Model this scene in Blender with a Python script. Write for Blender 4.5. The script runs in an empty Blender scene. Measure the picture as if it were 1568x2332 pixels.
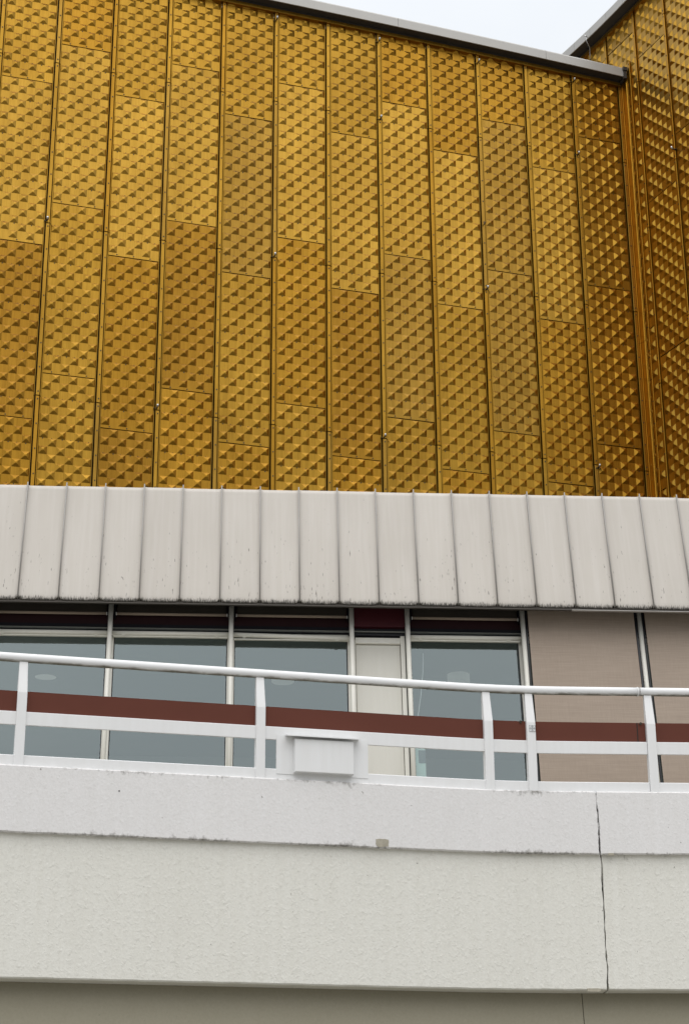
import bpy, bmesh, math, random
from mathutils import Vector, Matrix, noise
random.seed(11)
R = math.radians
scn = bpy.context.scene
col = scn.collection

# ------------------------------------------------------------------ camera
CAMZ = 1.65
F_PX, PITCH, ROLL = 4100.0, R(20.8), -0.0064        # focal length in pixels of a 1568 x 2331.6 picture
fw = Vector((0, math.cos(PITCH), math.sin(PITCH)))
rx0 = Vector((1, 0, 0)); up0 = Vector((0, -math.sin(PITCH), math.cos(PITCH)))
rx = rx0 * math.cos(ROLL) + up0 * math.sin(ROLL)
upv = up0 * math.cos(ROLL) - rx0 * math.sin(ROLL)
CAM = Vector((0, 0, CAMZ))
cd = bpy.data.cameras.new('camera')
cd.sensor_fit = 'VERTICAL'; cd.sensor_height = 36.0
cd.lens = F_PX / 2331.6 * 36.0
cd.clip_start = 0.1; cd.clip_end = 3000
co = bpy.data.objects.new('camera', cd); col.objects.link(co)
m3 = Matrix((rx, upv, -fw)).transposed()
co.matrix_world = Matrix.Translation(CAM) @ m3.to_4x4()
scn.camera = co

# ------------------------------------------------------------------ sky, sun, exposure
SUN_EL, SUN_AZ = R(66), R(184)       # azimuth from +Y clockwise: behind the camera, to the left
wd = bpy.data.worlds.new('World'); scn.world = wd; wd.use_nodes = True
nt = wd.node_tree; nt.nodes.clear()
wo = nt.nodes.new('ShaderNodeOutputWorld'); bg = nt.nodes.new('ShaderNodeBackground')
sky = nt.nodes.new('ShaderNodeTexSky'); sky.sky_type = 'NISHITA'; sky.sun_disc = False
sky.sun_elevation = SUN_EL; sky.sun_rotation = SUN_AZ
sky.air_density = 1.0; sky.dust_density = 4.0; sky.ozone_density = 1.0
hs = nt.nodes.new('ShaderNodeHueSaturation'); hs.inputs['Saturation'].default_value = 0.22
nt.links.new(sky.outputs[0], hs.inputs['Color'])
tc = nt.nodes.new('ShaderNodeTexCoord'); ns = nt.nodes.new('ShaderNodeTexNoise')
ns.inputs['Scale'].default_value = 3.5; ns.inputs['Detail'].default_value = 5
nt.links.new(tc.outputs['Generated'], ns.inputs['Vector'])
cr = nt.nodes.new('ShaderNodeValToRGB')
cr.color_ramp.elements[0].position = 0.3; cr.color_ramp.elements[0].color = (0.82, 0.865, 0.92, 1)
cr.color_ramp.elements[1].position = 0.7; cr.color_ramp.elements[1].color = (0.97, 0.985, 1.0, 1)
nt.links.new(ns.outputs['Fac'], cr.inputs[0])
sc = nt.nodes.new('ShaderNodeVectorMath'); sc.operation = 'SCALE'; sc.inputs['Scale'].default_value = 8.6
nt.links.new(cr.outputs[0], sc.inputs[0])
mx = nt.nodes.new('ShaderNodeMix'); mx.data_type = 'RGBA'; mx.inputs[0].default_value = 0.82
nt.links.new(hs.outputs[0], mx.inputs[6]); nt.links.new(sc.outputs[0], mx.inputs[7])
# standard overcast sky: three times as bright overhead as at the horizon
sp = nt.nodes.new('ShaderNodeSeparateXYZ'); nt.links.new(tc.outputs['Generated'], sp.inputs[0])
cz = nt.nodes.new('ShaderNodeMath'); cz.operation = 'MAXIMUM'; cz.inputs[1].default_value = 0.0; nt.links.new(sp.outputs[2], cz.inputs[0])
ov = nt.nodes.new('ShaderNodeMath'); ov.operation = 'MULTIPLY_ADD'; ov.inputs[1].default_value = 2 / 3; ov.inputs[2].default_value = 1 / 3; nt.links.new(cz.outputs[0], ov.inputs[0])
om = nt.nodes.new('ShaderNodeVectorMath'); om.operation = 'SCALE'; nt.links.new(mx.outputs[2], om.inputs[0]); nt.links.new(ov.outputs[0], om.inputs['Scale'])
nt.links.new(om.outputs[0], bg.inputs[0]); bg.inputs[1].default_value = 0.148
nt.links.new(bg.outputs[0], wo.inputs[0])
sl = bpy.data.lights.new('sun', 'SUN'); sl.energy = 1.05; sl.angle = R(92); sl.color = (1.0, 0.955, 0.9)
so = bpy.data.objects.new('sun', sl); col.objects.link(so); so.location = (-10, -10, 40)
sd = Vector((math.sin(SUN_AZ) * math.cos(SUN_EL), math.cos(SUN_AZ) * math.cos(SUN_EL), math.sin(SUN_EL)))
so.rotation_euler = (-sd).to_track_quat('-Z', 'Y').to_euler()
scn.view_settings.view_transform = 'Standard'; scn.view_settings.look = 'None'
scn.view_settings.exposure = 0.38; scn.view_settings.gamma = 1.0; scn.view_settings.use_curve_mapping = False
scn.cycles.max_bounces = 10; scn.cycles.transparent_max_bounces = 16

# ------------------------------------------------------------------ pixel -> direction, planes
def ray(x, y): return (fw * F_PX + rx * (x - 784) + upv * (1165.8 - y)).normalized()
def hit(px, P, n):
    d = ray(*px); return CAM + d * ((P - CAM).dot(n) / d.dot(n))
def at_depth(px, depth):
    d = ray(*px); return CAM + d * (depth / d.y)
class Frame:
    """plane: x along the wall, y into the building, z up the wall"""
    def __init__(s, P, yaw, elev=90.0):
        a = R(yaw); s.u = Vector((math.cos(a), math.sin(a), 0)); h = Vector((-math.sin(a), math.cos(a), 0))
        e = R(elev); s.v = h * math.cos(e) + Vector((0, 0, 1)) * math.sin(e)
        s.n = s.v.cross(s.u) ; s.P = P
        s.m = Matrix.Translation(P) @ Matrix((s.u, s.n, s.v)).transposed().to_4x4()
    def uv(s, px, w=0.0):                       # w = metres in front of the plane
        h = hit(px, s.P - s.n * w, s.n); d = h - s.P
        return d.dot(s.u), d.dot(s.v)
    def moved(s, P):
        f = Frame.__new__(Frame); f.u, f.n, f.v, f.P = s.u, s.n, s.v, P
        f.m = Matrix.Translation(P) @ Matrix((s.u, s.n, s.v)).transposed().to_4x4(); return f

# ------------------------------------------------------------------ mesh helper
class MB:
    def __init__(s): s.v = []; s.f = []; s.mi = []; s.sm = []; s.attr = {}
    def face(s, pts, mi=0, sm=False):
        i = len(s.v); s.v += [tuple(p) for p in pts]; s.f.append(tuple(range(i, i + len(pts)))); s.mi.append(mi); s.sm.append(sm)
    def box(s, a, b, mi=0):
        x0, y0, z0 = a; x1, y1, z1 = b
        i = len(s.v)
        s.v += [(x0,y0,z0),(x1,y0,z0),(x1,y1,z0),(x0,y1,z0),(x0,y0,z1),(x1,y0,z1),(x1,y1,z1),(x0,y1,z1)]
        for q in ((0,3,2,1),(4,5,6,7),(0,1,5,4),(1,2,6,5),(2,3,7,6),(3,0,4,7)):
            s.f.append(tuple(i + k for k in q)); s.mi.append(mi); s.sm.append(False)
        return s
    def bbox(s, a, b, c, mi=0):
        """box with chamfered edges along its long front edges: chamfer c on every vertical/horizontal front edge"""
        x0, y0, z0 = a; x1, y1, z1 = b
        r1 = [(x0,y1,z0),(x1,y1,z0),(x1,y1,z1),(x0,y1,z1)]
        r2 = [(x0,y0+c,z0),(x1,y0+c,z0),(x1,y0+c,z1),(x0,y0+c,z1)]
        r3 = [(x0+c,y0,z0+c),(x1-c,y0,z0+c),(x1-c,y0,z1-c),(x0+c,y0,z1-c)]
        i = len(s.v); s.v += r1 + r2 + r3
        F = [(0,1,2,3),(8,11,10,9)]
        for k in range(4):
            l = (k+1) % 4
            F += [(k, k+4, l+4, l), (k+4, k+8, l+8, l+4)]
        for q in F: s.f.append(tuple(i+k for k in reversed(q))); s.mi.append(mi); s.sm.append(False)
        return s
    def tube(s, pts, r, n=12, mi=0, caps=True, sm=True):
        pts = [Vector(p) for p in pts]; rings = []
        ref = Vector((0, 0, 1))
        for k, p in enumerate(pts):
            t = (pts[min(k+1, len(pts)-1)] - pts[max(k-1, 0)]).normalized()
            rf = ref if abs(t.dot(ref)) < 0.9 else Vector((1, 0, 0))
            a = t.cross(rf).normalized(); b = a.cross(t)
            i = len(s.v); rr = r[k] if isinstance(r, (list, tuple)) else r
            for j in range(n):
                q = 2 * math.pi * j / n
                s.v.append(tuple(p + a * (rr * math.cos(q)) + b * (rr * math.sin(q))))
            rings.append(i)
        for k in range(len(rings) - 1):
            for j in range(n):
                l = (j + 1) % n
                s.f.append((rings[k]+j, rings[k]+l, rings[k+1]+l, rings[k+1]+j)); s.mi.append(mi); s.sm.append(sm)
        if caps:
            s.f.append(tuple(rings[0]+j for j in reversed(range(n)))); s.mi.append(mi); s.sm.append(False)
            s.f.append(tuple(rings[-1]+j for j in range(n))); s.mi.append(mi); s.sm.append(False)
        return s
    def disc(s, c, r, n=6, mi=0):
        """small screw head facing -y"""
        x, y, z = c
        s.face([(x + r*math.cos(2*math.pi*k/n), y, z + r*math.sin(2*math.pi*k/n)) for k in range(n)], mi)
        for k in range(n):
            a = 2*math.pi*k/n; b = 2*math.pi*(k+1)/n
            s.face([(x+r*math.cos(a),y,z+r*math.sin(a)),(x+r*math.cos(a),y+.012,z+r*math.sin(a)),(x+r*math.cos(b),y+.012,z+r*math.sin(b)),(x+r*math.cos(b),y,z+r*math.sin(b))], mi)
    def mesh(s, name, mats, fix=True):
        me = bpy.data.meshes.new(name); me.from_pydata(s.v, [], s.f)
        for m in (mats if isinstance(mats, (list, tuple)) else [mats]): me.materials.append(m)
        me.polygons.foreach_set('material_index', s.mi); me.polygons.foreach_set('use_smooth', s.sm)
        if fix:
            bm = bmesh.new(); bm.from_mesh(me); bmesh.ops.remove_doubles(bm, verts=bm.verts, dist=1e-5)
            bmesh.ops.recalc_face_normals(bm, faces=bm.faces); bm.to_mesh(me); bm.free()
        me.update(); return me
    def build(s, name, mats, parent=None, m=None, fix=True):
        return link(name, s.mesh(name, mats, fix), parent, m)
def link(name, me, parent=None, m=None):
    o = bpy.data.objects.new(name, me); col.objects.link(o)
    if parent: o.parent = parent
    if m is not None: o.matrix_basis = m
    return o
def thing(name, label, cat, m=None, group=None):
    o = bpy.data.objects.new(name, None); col.objects.link(o); o.empty_display_size = 0.2
    if m is not None: o.matrix_basis = m
    return tag(o, label, cat, group)
def tag(o, label, cat, group=None):
    o['label'] = label; o['category'] = cat
    if group: o['group'] = group
    return o
def struct(o): o['kind'] = 'structure'; return o
T = lambda x=0, y=0, z=0: Matrix.Translation((x, y, z))

# ------------------------------------------------------------------ materials
class Mat:
    def __init__(s, name, rough=0.5, metal=0.0, base=(0.5, 0.5, 0.5), spec=None):
        s.m = bpy.data.materials.new(name); s.m.use_nodes = True; s.t = s.m.node_tree
        s.b = s.t.nodes['Principled BSDF']; s.b.inputs['Roughness'].default_value = rough
        s.b.inputs['Metallic'].default_value = metal; s.b.inputs['Base Color'].default_value = (*base, 1)
        if spec is not None: s.b.inputs['Specular IOR Level'].default_value = spec
        s.tc = s.n('ShaderNodeTexCoord'); s.oi = s.n('ShaderNodeObjectInfo')
        mm = s.n('ShaderNodeVectorMath'); mm.operation = 'SCALE'; mm.inputs[0].default_value = (37.0, 53.0, 71.0)
        s.l(s.oi.outputs['Random'], mm.inputs['Scale'])
        ad = s.n('ShaderNodeVectorMath'); s.l(s.tc.outputs['Object'], ad.inputs[0]); s.l(mm.outputs[0], ad.inputs[1])
        s.co = ad.outputs[0]
    def n(s, k): return s.t.nodes.new(k)
    def l(s, a, b): s.t.links.new(a, b)
    def noise(s, scale, stretch=(1, 1, 1), detail=4, rough=0.55, co=None):
        mp = s.n('ShaderNodeMapping'); mp.inputs['Scale'].default_value = stretch; s.l(co or s.co, mp.inputs[0])
        n = s.n('ShaderNodeTexNoise'); n.inputs['Scale'].default_value = scale; n.inputs['Detail'].default_value = detail
        n.inputs['Roughness'].default_value = rough; s.l(mp.outputs[0], n.inputs['Vector']); return n.outputs['Fac']
    def ramp(s, f, a, b, ca=(0, 0, 0), cb=(1, 1, 1)):
        r = s.n('ShaderNodeValToRGB'); e = r.color_ramp.elements
        e[0].position = a; e[1].position = b; e[0].color = (*ca, 1); e[1].color = (*cb, 1)
        s.l(f, r.inputs[0]); return r.outputs[0]
    def mix(s, f, a, b, mode='MIX'):
        x = s.n('ShaderNodeMix'); x.data_type = 'RGBA'; x.blend_type = mode
        for v, i in ((f, 0), (a, 6), (b, 7)):
            if isinstance(v, (int, float)): x.inputs[i].default_value = v
            elif isinstance(v, tuple): x.inputs[i].default_value = (*v, 1)
            else: s.l(v, x.inputs[i])
        return x.outputs[2]
    def math(s, op, a, b=0.0):
        x = s.n('ShaderNodeMath'); x.operation = op
        for v, i in ((a, 0), (b, 1)):
            if isinstance(v, (int, float)): x.inputs[i].default_value = v
            else: s.l(v, x.inputs[i])
        return x.outputs[0]
    def base(s, c): s.l(c, s.b.inputs['Base Color'])
    def rough(s, c): s.l(c, s.b.inputs['Roughness'])
    def bump(s, h, strength=0.3, dist=0.01):
        b = s.n('ShaderNodeBump'); b.inputs['Strength'].default_value = strength; b.inputs['Distance'].default_value = dist
        prev = s.b.inputs['Normal'].links[0].from_socket if s.b.inputs['Normal'].links else None
        if prev: s.l(prev, b.inputs['Normal'])
        s.l(h, b.inputs['Height']); s.l(b.outputs[0], s.b.inputs['Normal'])
    def sep(s, v):
        x = s.n('ShaderNodeSeparateXYZ'); s.l(v, x.inputs[0]); return x.outputs
def simple(name, base, rough=0.5, metal=0.0, var=0.06, scale=6.0, spec=None):
    m = Mat(name, rough, metal, base, spec)
    f = m.noise(scale, detail=6)
    m.base(m.mix(f, tuple(c * (1 - var) for c in base), tuple(min(1, c * (1 + var)) for c in base)))
    m.rough(m.math('ADD', m.math('MULTIPLY', f, 0.12), rough - 0.06))
    return m.m

def gold_mat():
    m = Mat('anodised_gold', 0.42, 0.92)
    oc = m.oi.outputs['Color']
    st = m.noise(1.0, (95, 95, 2.2), 5, 0.65)                 # brushed vertical streaks
    cl = m.noise(1.1, (1, 1, 0.7), 4)
    c = m.mix(0.75, oc, m.ramp(st, 0.30, 0.72, (0.74, 0.72, 0.62), (1.2, 1.22, 1.3)), 'MULTIPLY')
    c = m.mix(0.7, c, m.ramp(cl, 0.3, 0.7, (0.80, 0.75, 0.66), (1.13, 1.12, 1.12)), 'MULTIPLY')
    sk = m.noise(1.0, (9, 9, .55), 4, 0.6)
    c = m.mix(0.6, c, m.ramp(sk, 0.35, 0.65, (0.84, 0.81, 0.74), (1.06, 1.06, 1.06)), 'MULTIPLY')
    m.base(c)
    m.rough(m.math('ADD', m.math('MULTIPLY', st, 0.20), 0.22))
    m.bump(st, 0.12, 0.002); m.bump(m.noise(9.0, (1, 1, 1), 2), 0.10, 0.006)
    return m.m
def clad_mat():
    m = Mat('grey_white_cladding', 0.55, 0.0)
    g = m.sep(m.tc.outputs['Generated'])
    c0 = m.ramp(m.noise(1.4, (1, 1, 0.5), 5), 0.3, 0.7, (0.545, 0.508, 0.462), (0.595, 0.558, 0.512))
    edge = m.math('ABSOLUTE', m.math('SUBTRACT', g[0], 0.5))
    e = m.ramp(m.math('ADD', edge, m.math('MULTIPLY', m.noise(7.0, (1, 1, .35), 5), 0.10)), 0.46, 0.585)
    c1 = m.mix(m.mix(1.0, e, (0.33, 0.33, 0.33), 'MULTIPLY'), c0, (0.27, 0.24, 0.21))
    # dark ragged dirt along the bottom lip, in short vertical runs
    run = m.noise(1.0, (110, 110, 5), 4, 0.75)
    low = m.math('SUBTRACT', m.math('MULTIPLY', run, 0.115), g[2])
    d = m.ramp(low, 0.026, 0.050)
    c2 = m.mix(d, c1, (0.045, 0.04, 0.034))
    # pits and short drips scattered towards the lower half
    sp = m.noise(1.0, (75, 75, 11), 2, 0.5)
    sp2 = m.noise(4.0, (1, 1, 1), 2)
    lim = m.math('ADD', m.math('MULTIPLY', g[2], 0.09), m.math('MULTIPLY', sp2, 0.10))
    s = m.ramp(m.math('SUBTRACT', sp, lim), 0.625, 0.655)
    c3 = m.mix(m.mix(1.0, s, (0.7, 0.7, 0.7), 'MULTIPLY'), c2, (0.11, 0.095, 0.08))
    # faint pale and brown streaks
    st = m.ramp(m.noise(1.0, (28, 28, 1.3), 4), 0.42, 0.72, (0.965, 0.96, 0.945), (1.02, 1.02, 1.02))
    m.base(m.mix(1.0, c3, st, 'MULTIPLY'))
    m.bump(m.noise(60.0, detail=3), 0.10, 0.003)
    m.bump(m.noise(2.2, (1, 1, .4), 2), 0.15, 0.02)
    return m.m
def plaster(name, ca, cb, dirt=(0.10, 0.09, 0.07), streak=0.5, relief=0.5):
    m = Mat(name, 0.85, 0.0, spec=0.25)
    a = m.n('ShaderNodeAttribute'); a.attribute_name = 'dirt'
    c = m.mix(m.noise(1.3, (1, 1, .7), 6, 0.6), ca, cb)
    st = m.ramp(m.noise(1.0, (14, 14, .5), 5, 0.6), 0.35, 0.7, (0.955, 0.95, 0.935), (1.02, 1.02, 1.02))
    c = m.mix(streak, c, st, 'MULTIPLY')
    c = m.mix(1.0, c, m.ramp(m.noise(45.0, (1, 1, 1), 4, 0.7), 0.3, 0.7, (0.935, 0.93, 0.92), (1.03, 1.03, 1.03)), 'MULTIPLY')
    n1 = m.noise(22.0, (1, 1, .6), 6, 0.7)
    d = m.ramp(m.math('ADD', m.math('MULTIPLY', a.outputs['Fac'], 0.55), m.math('ADD', m.math('MULTIPLY', n1, 0.62), m.math('MULTIPLY', m.math('SUBTRACT', m.noise(1.6, (1, 1, .1), 3), 0.5), 0.55))), 0.50, 0.68)
    c = m.mix(m.mix(1.0, d, (0.8, 0.8, 0.8), 'MULTIPLY'), c, dirt)
    pit = m.ramp(m.noise(1.0, (34, 34, 24), 2, 0.4), 0.775, 0.795)
    c = m.mix(m.mix(1.0, pit, (0.6, .6, .6), 'MULTIPLY'), c, (0.16, 0.15, 0.13))
    m.base(c)
    m.bump(m.noise(48.0, (1, 1, 1), 5, 0.65), relief * 0.65, 0.008)
    m.bump(m.ramp(m.noise(26.0, (1, 1, .8), 4, 0.6), 0.52, 0.80), relief * 0.55, 0.010)
    m.bump(m.ramp(m.noise(5.0, (1, 1, .5), 3, 0.5), 0.6, 0.85), relief * 0.25, 0.02)
    m.bump(m.ramp(m.noise(1.0, (7, 7, .12), 2), 0.45, 0.55), relief * 0.25, 0.006)
    return m.m
def fabric_mat():
    m = Mat('beige_blind_fabric', 0.9, 0.0, spec=0.1)
    w = m.noise(1.0, (4, 4, 150), 3); w2 = m.noise(1.0, (320, 320, 6), 2)
    c = m.mix(m.noise(1.5, (1, 1, 1), 4), (0.375, 0.305, 0.248), (0.415, 0.342, 0.282))
    c = m.mix(0.6, c, m.ramp(w, 0.3, 0.7, (0.85, 0.85, 0.85), (1.08, 1.08, 1.08)), 'MULTIPLY')
    c = m.mix(0.6, c, m.ramp(w2, 0.3, 0.7, (0.88, 0.88, 0.88), (1.06, 1.06, 1.06)), 'MULTIPLY')
    m.base(c); m.bump(m.noise(1.6, (1, 1, .5), 2), 0.2, 0.02); return m.m
def glass_mat():
    m = bpy.data.materials.new('coated_window_glass'); m.use_nodes = True; t = m.node_tree; t.nodes.clear()
    o = t.nodes.new('ShaderNodeOutputMaterial'); mx = t.nodes.new('ShaderNodeMixShader')
    tr = t.nodes.new('ShaderNodeBsdfTransparent'); tr.inputs[0].default_value = (0.78, 0.85, 0.83, 1)
    gl = t.nodes.new('ShaderNodeBsdfGlossy'); gl.inputs['Roughness'].default_value = 0.015; gl.inputs['Color'].default_value = (0.82, 0.96, 1.0, 1)
    lw = t.nodes.new('ShaderNodeLayerWeight'); lw.inputs['Blend'].default_value = 0.25
    ma = t.nodes.new('ShaderNodeMath'); ma.operation = 'MULTIPLY_ADD'; ma.inputs[1].default_value = 0.6; ma.inputs[2].default_value = 0.115
    t.links.new(lw.outputs['Fresnel'], ma.inputs[0]); t.links.new(ma.outputs[0], mx.inputs[0])
    tc = t.nodes.new('ShaderNodeTexCoord'); n = t.nodes.new('ShaderNodeTexNoise'); n.inputs['Scale'].default_value = 0.9
    b = t.nodes.new('ShaderNodeBump'); b.inputs['Strength'].default_value = 0.03; b.inputs['Distance'].default_value = 0.05
    t.links.new(tc.outputs['Object'], n.inputs['Vector']); t.links.new(n.outputs['Fac'], b.inputs['Height']); t.links.new(b.outputs[0], gl.inputs['Normal'])
    t.links.new(tr.outputs[0], mx.inputs[1]); t.links.new(gl.outputs[0], mx.inputs[2]); t.links.new(mx.outputs[0], o.inputs[0])
    return m
def lamp_mat():
    m = Mat('white_lamp_glass', 0.4, 0.0, (0.8, 0.8, 0.77))
    m.b.inputs['Emission Color'].default_value = (1, 0.97, 0.9, 1); m.b.inputs['Emission Strength'].default_value = 0.03
    return m.m
def white_paint(name, base=(0.79, 0.795, 0.80), rough=0.45):
    m = Mat(name, rough, 0.0)
    st = m.ramp(m.noise(1.0, (22, 22, 2), 5), 0.3, 0.72, (0.972, 0.968, 0.96), (1.01, 1.01, 1.01))
    m.base(m.mix(1.0, base, st, 'MULTIPLY')); m.bump(m.noise(40, detail=2), 0.05, 0.002)
    return m.m
def rail_mat():
    m = Mat('white_handrail_paint', 0.4, 0.0)
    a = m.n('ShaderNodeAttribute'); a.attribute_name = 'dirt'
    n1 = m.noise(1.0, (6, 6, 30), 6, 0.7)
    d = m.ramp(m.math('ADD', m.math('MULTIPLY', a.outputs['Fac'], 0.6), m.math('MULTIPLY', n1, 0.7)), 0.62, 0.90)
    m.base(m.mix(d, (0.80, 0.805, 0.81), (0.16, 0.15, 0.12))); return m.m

M = dict(gold=gold_mat(), clad=clad_mat(), glass=glass_mat(), fabric=fabric_mat(),
    ledge=plaster('white_painted_ledge', (0.745, 0.735, 0.735), (0.81, 0.80, 0.80), streak=0.4, relief=0.4),
    wall=plaster('cream_white_plaster', (0.75, 0.742, 0.69), (0.795, 0.787, 0.738), streak=0.6, relief=0.72),
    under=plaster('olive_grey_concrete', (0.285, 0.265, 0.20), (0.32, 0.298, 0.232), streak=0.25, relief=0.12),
    white=white_paint('white_metal_paint'), cream=white_paint('cream_metal_paint', (0.78, 0.765, 0.70), 0.45),
    doorp=white_paint('cream_door_paint', (0.66, 0.645, 0.585), 0.5), rail=rail_mat(), brown=simple('oxide_red_board', (0.125, 0.043, 0.030), 0.7, var=0.10, scale=2.5, spec=0.12),
    dark=simple('dark_gap', (0.02, 0.017, 0.013), 0.8), screw=simple('dark_screw', (0.05, 0.042, 0.03), 0.5, 0.6),
    steel=simple('stainless_steel', (0.62, 0.62, 0.62), 0.25, 1.0), seam=simple('grey_standing_seam', (0.33, 0.315, 0.295), 0.5, 0.2),
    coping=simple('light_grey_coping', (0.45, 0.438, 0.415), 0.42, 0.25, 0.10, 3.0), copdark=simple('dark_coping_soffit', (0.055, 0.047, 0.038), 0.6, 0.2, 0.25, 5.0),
    maroon=simple('dark_red_panel', (0.062, 0.006, 0.011), 0.55), head=simple('shaded_red_panel', (0.035, 0.009, 0.012), 0.6), black=simple('black_guide', (0.012, 0.013, 0.018), 0.4),  # head: red panel with the recess shade put into its colour
    interior=simple('interior_plaster', (0.26, 0.275, 0.275), 0.9), lampw=lamp_mat(),
    bitumen=simple('dark_roof_felt', (0.19, 0.182, 0.165), 0.9), ground=simple('grey_paving', (0.235, 0.225, 0.20), 0.9, var=0.25, scale=0.8), rust=simple('raw_concrete_patch', (0.40, 0.37, 0.30), 0.95, var=0.35, scale=30),
    paper=simple('pale_green_paper', (0.55, 0.66, 0.62), 0.7), greyp=simple('grey_print', (0.10, 0.12, 0.13), 0.6))

# ------------------------------------------------------------------ planes of the building
G = Frame(at_depth((784, 700), 25.0), 17.4)                     # long gold wall
K = hit((1429, 376), G.P, G.n)
W = Frame(K, -64.8)                                             # wing wall that meets it
FA = Frame(at_depth((784, 1377), 17.4), 4.1, 77.3)              # leaning grey cladding band
WN = Frame(at_depth((784, 1465), 17.82), 4.1, 80.0)              # leaning window wall
ZDECK = FA.P.z + 1.0

# ------------------------------------------------------------------ ground
g = MB(); g.face([(-600, -600, 0), (600, -600, 0), (600, 900, 0), (-600, 900, 0)])
struct(g.build('ground', M['ground']))

# ------------------------------------------------------------------ gold panels
PITCH_U, PH = 0.875, 2.822
CELL, NR = 0.1268, 22
CH = (PH - 0.060) / NR
PW = 6 * CELL
def panel_bm(seed=0):
    """embossed sheet, x -PW/2..PW/2, z 0..PH (minus a hairline joint), front at y=0, pyramids towards -y"""
    b = MB(); x0 = -PW / 2; top = PH - 0.009; rn = random.Random(seed)
    for r in range(NR):
        z1 = top - r * CH; z0 = z1 - CH
        for c in range(6):
            xa = x0 + c * CELL; xb = xa + CELL
            if (r + c) % 2 == 1:
                cx, cz = (xa + xb) / 2, (z0 + z1) / 2
                sx, sz, e = CELL / 2, CH / 2, 0.002
                h = 0.242 * CELL * rn.uniform(0.90, 1.08); ox, oz = rn.uniform(-.004, .004), rn.uniform(-.004, .004)
                base = [(xa, 0, z0), (xb, 0, z0), (xb, 0, z1), (xa, 0, z1)]
                def ring(k, y, ax=0, az=0): return [(cx+ax - sx*k, y, cz+az - sz*k), (cx+ax + sx*k, y, cz+az - sz*k), (cx+ax + sx*k, y, cz+az + sz*k), (cx+ax - sx*k, y, cz+az + sz*k)]
                r1 = ring(0.95, -0.002); r2 = ring(0.33, -h * 0.85, ox, oz); r3 = ring(0.16, -h * 0.97, ox, oz)
                for p, q in ((base, r1), (r1, r2), (r2, r3)):
                    for k in range(4):
                        l = (k + 1) % 4; b.face([p[k], p[l], q[l], q[k]])
                b.face(r3)
            else:
                b.face([(xa, 0, z0), (xb, 0, z0), (xb, 0, z1), (xa, 0, z1)])
    zb = top - NR * CH
    b.face([(x0, 0, 0.006), (x0 + PW, 0, 0.006), (x0 + PW, 0, zb), (x0, 0, zb)])
    for p, q in (((x0, 0.006), (x0 + PW, 0.006)), ((x0 + PW, 0.006), (x0 + PW, top)), ((x0 + PW, top), (x0, top)), ((x0, top), (x0, 0.006))):
        b.face([(p[0], 0, p[1]), (p[0], 0.067, p[1]), (q[0], 0.067, q[1]), (q[0], 0, q[1])])
    for r in (2, 7, 13, 19):
        for c in range(6):
            b.disc((x0 + (c + 0.5) * CELL + random.uniform(-.018, .018), -0.004, top - (r + 1) * CH - 0.006), 0.0095, 6, 1)
    for c in (1, 3, 5): b.disc((x0 + c * CELL, -0.004, 0.028), 0.011, 6, 1)
    return b
PANELS = [panel_bm(i).mesh('panel', [M['gold'], M['screw']]) for i in range(5)]
def cut_panel(lo, hi, slope=0.0, xl=None, xr=None):
    """copy of the panel sheet cut at local z >= lo, z <= hi + slope*x and x range"""
    bm = bmesh.new(); bm.from_mesh(random.choice(PANELS))
    def bis(co_, no): 
        bmesh.ops.bisect_plane(bm, geom=bm.verts[:] + bm.edges[:] + bm.faces[:], plane_co=co_, plane_no=no, clear_outer=True)
    if hi is not None: bis((0, 0, hi), (-slope, 0, 1))
    if lo is not None: bis((0, 0, lo), (0, 0, -1))
    if xl is not None: bis((xl, 0, 0), (-1, 0, 0))
    if xr is not None: bis((xr, 0, 0), (1, 0, 0))
    me = bpy.data.meshes.new('panel'); bm.to_mesh(me); bm.free()
    for m in (M['gold'], M['screw']): me.materials.append(m)
    return me
TINTS = [(0.43, 0.250, 0.038), (0.385, 0.216, 0.028), (0.37, 0.195, 0.021), (0.32, 0.166, 0.019), (0.352, 0.202, 0.033)]
def tint(o, k=None, rnd=random):
    c = TINTS[k if k is not None else rnd.choice([0, 0, 1, 1, 2, 3, 4])]
    f = rnd.uniform(0.95, 1.05); o.color = (c[0]*f, c[1]*f, c[2]*f, 1)
def put_panel(parent, me, x, z, k=None):
    o = link('panel', me, parent, T(x, random.uniform(-.002, .002), z) @ Matrix.Rotation(R(random.uniform(-.03, .03)), 4, 'X') @ Matrix.Rotation(R(random.uniform(-.3, .3)), 4, 'Z'))
    tint(o, k); return o
GAP = PITCH_U - PW
def batten_mesh(L, slope=0.0, name='batten'):
    """cover strip with two side lips; z 0..L; top end may follow a sloping roof edge"""
    b = MB()
    def bar(x0, x1, y0, y1, c=0.0):
        b.bbox((x0, y0, 0), (x1, y1, L - 0.010), c) if c else b.box((x0, y0, 0), (x1, y1, L - 0.010))
    bar(-0.026, 0.028, -0.030, 0.066, 0.004)
    bar(-0.053, -0.046, -0.006, 0.066); bar(0.043, 0.052, -0.006, 0.066)
    n = max(1, int(L / 0.40))
    for k in range(n + 1):
        z = 0.06 + k * (L - 0.12) / n
        b.disc((0.004, -0.034, z), 0.012, 6, 1)
    return b.mesh(name, [M['gold'], M['screw']])
BATTEN = batten_mesh(PH)

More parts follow.
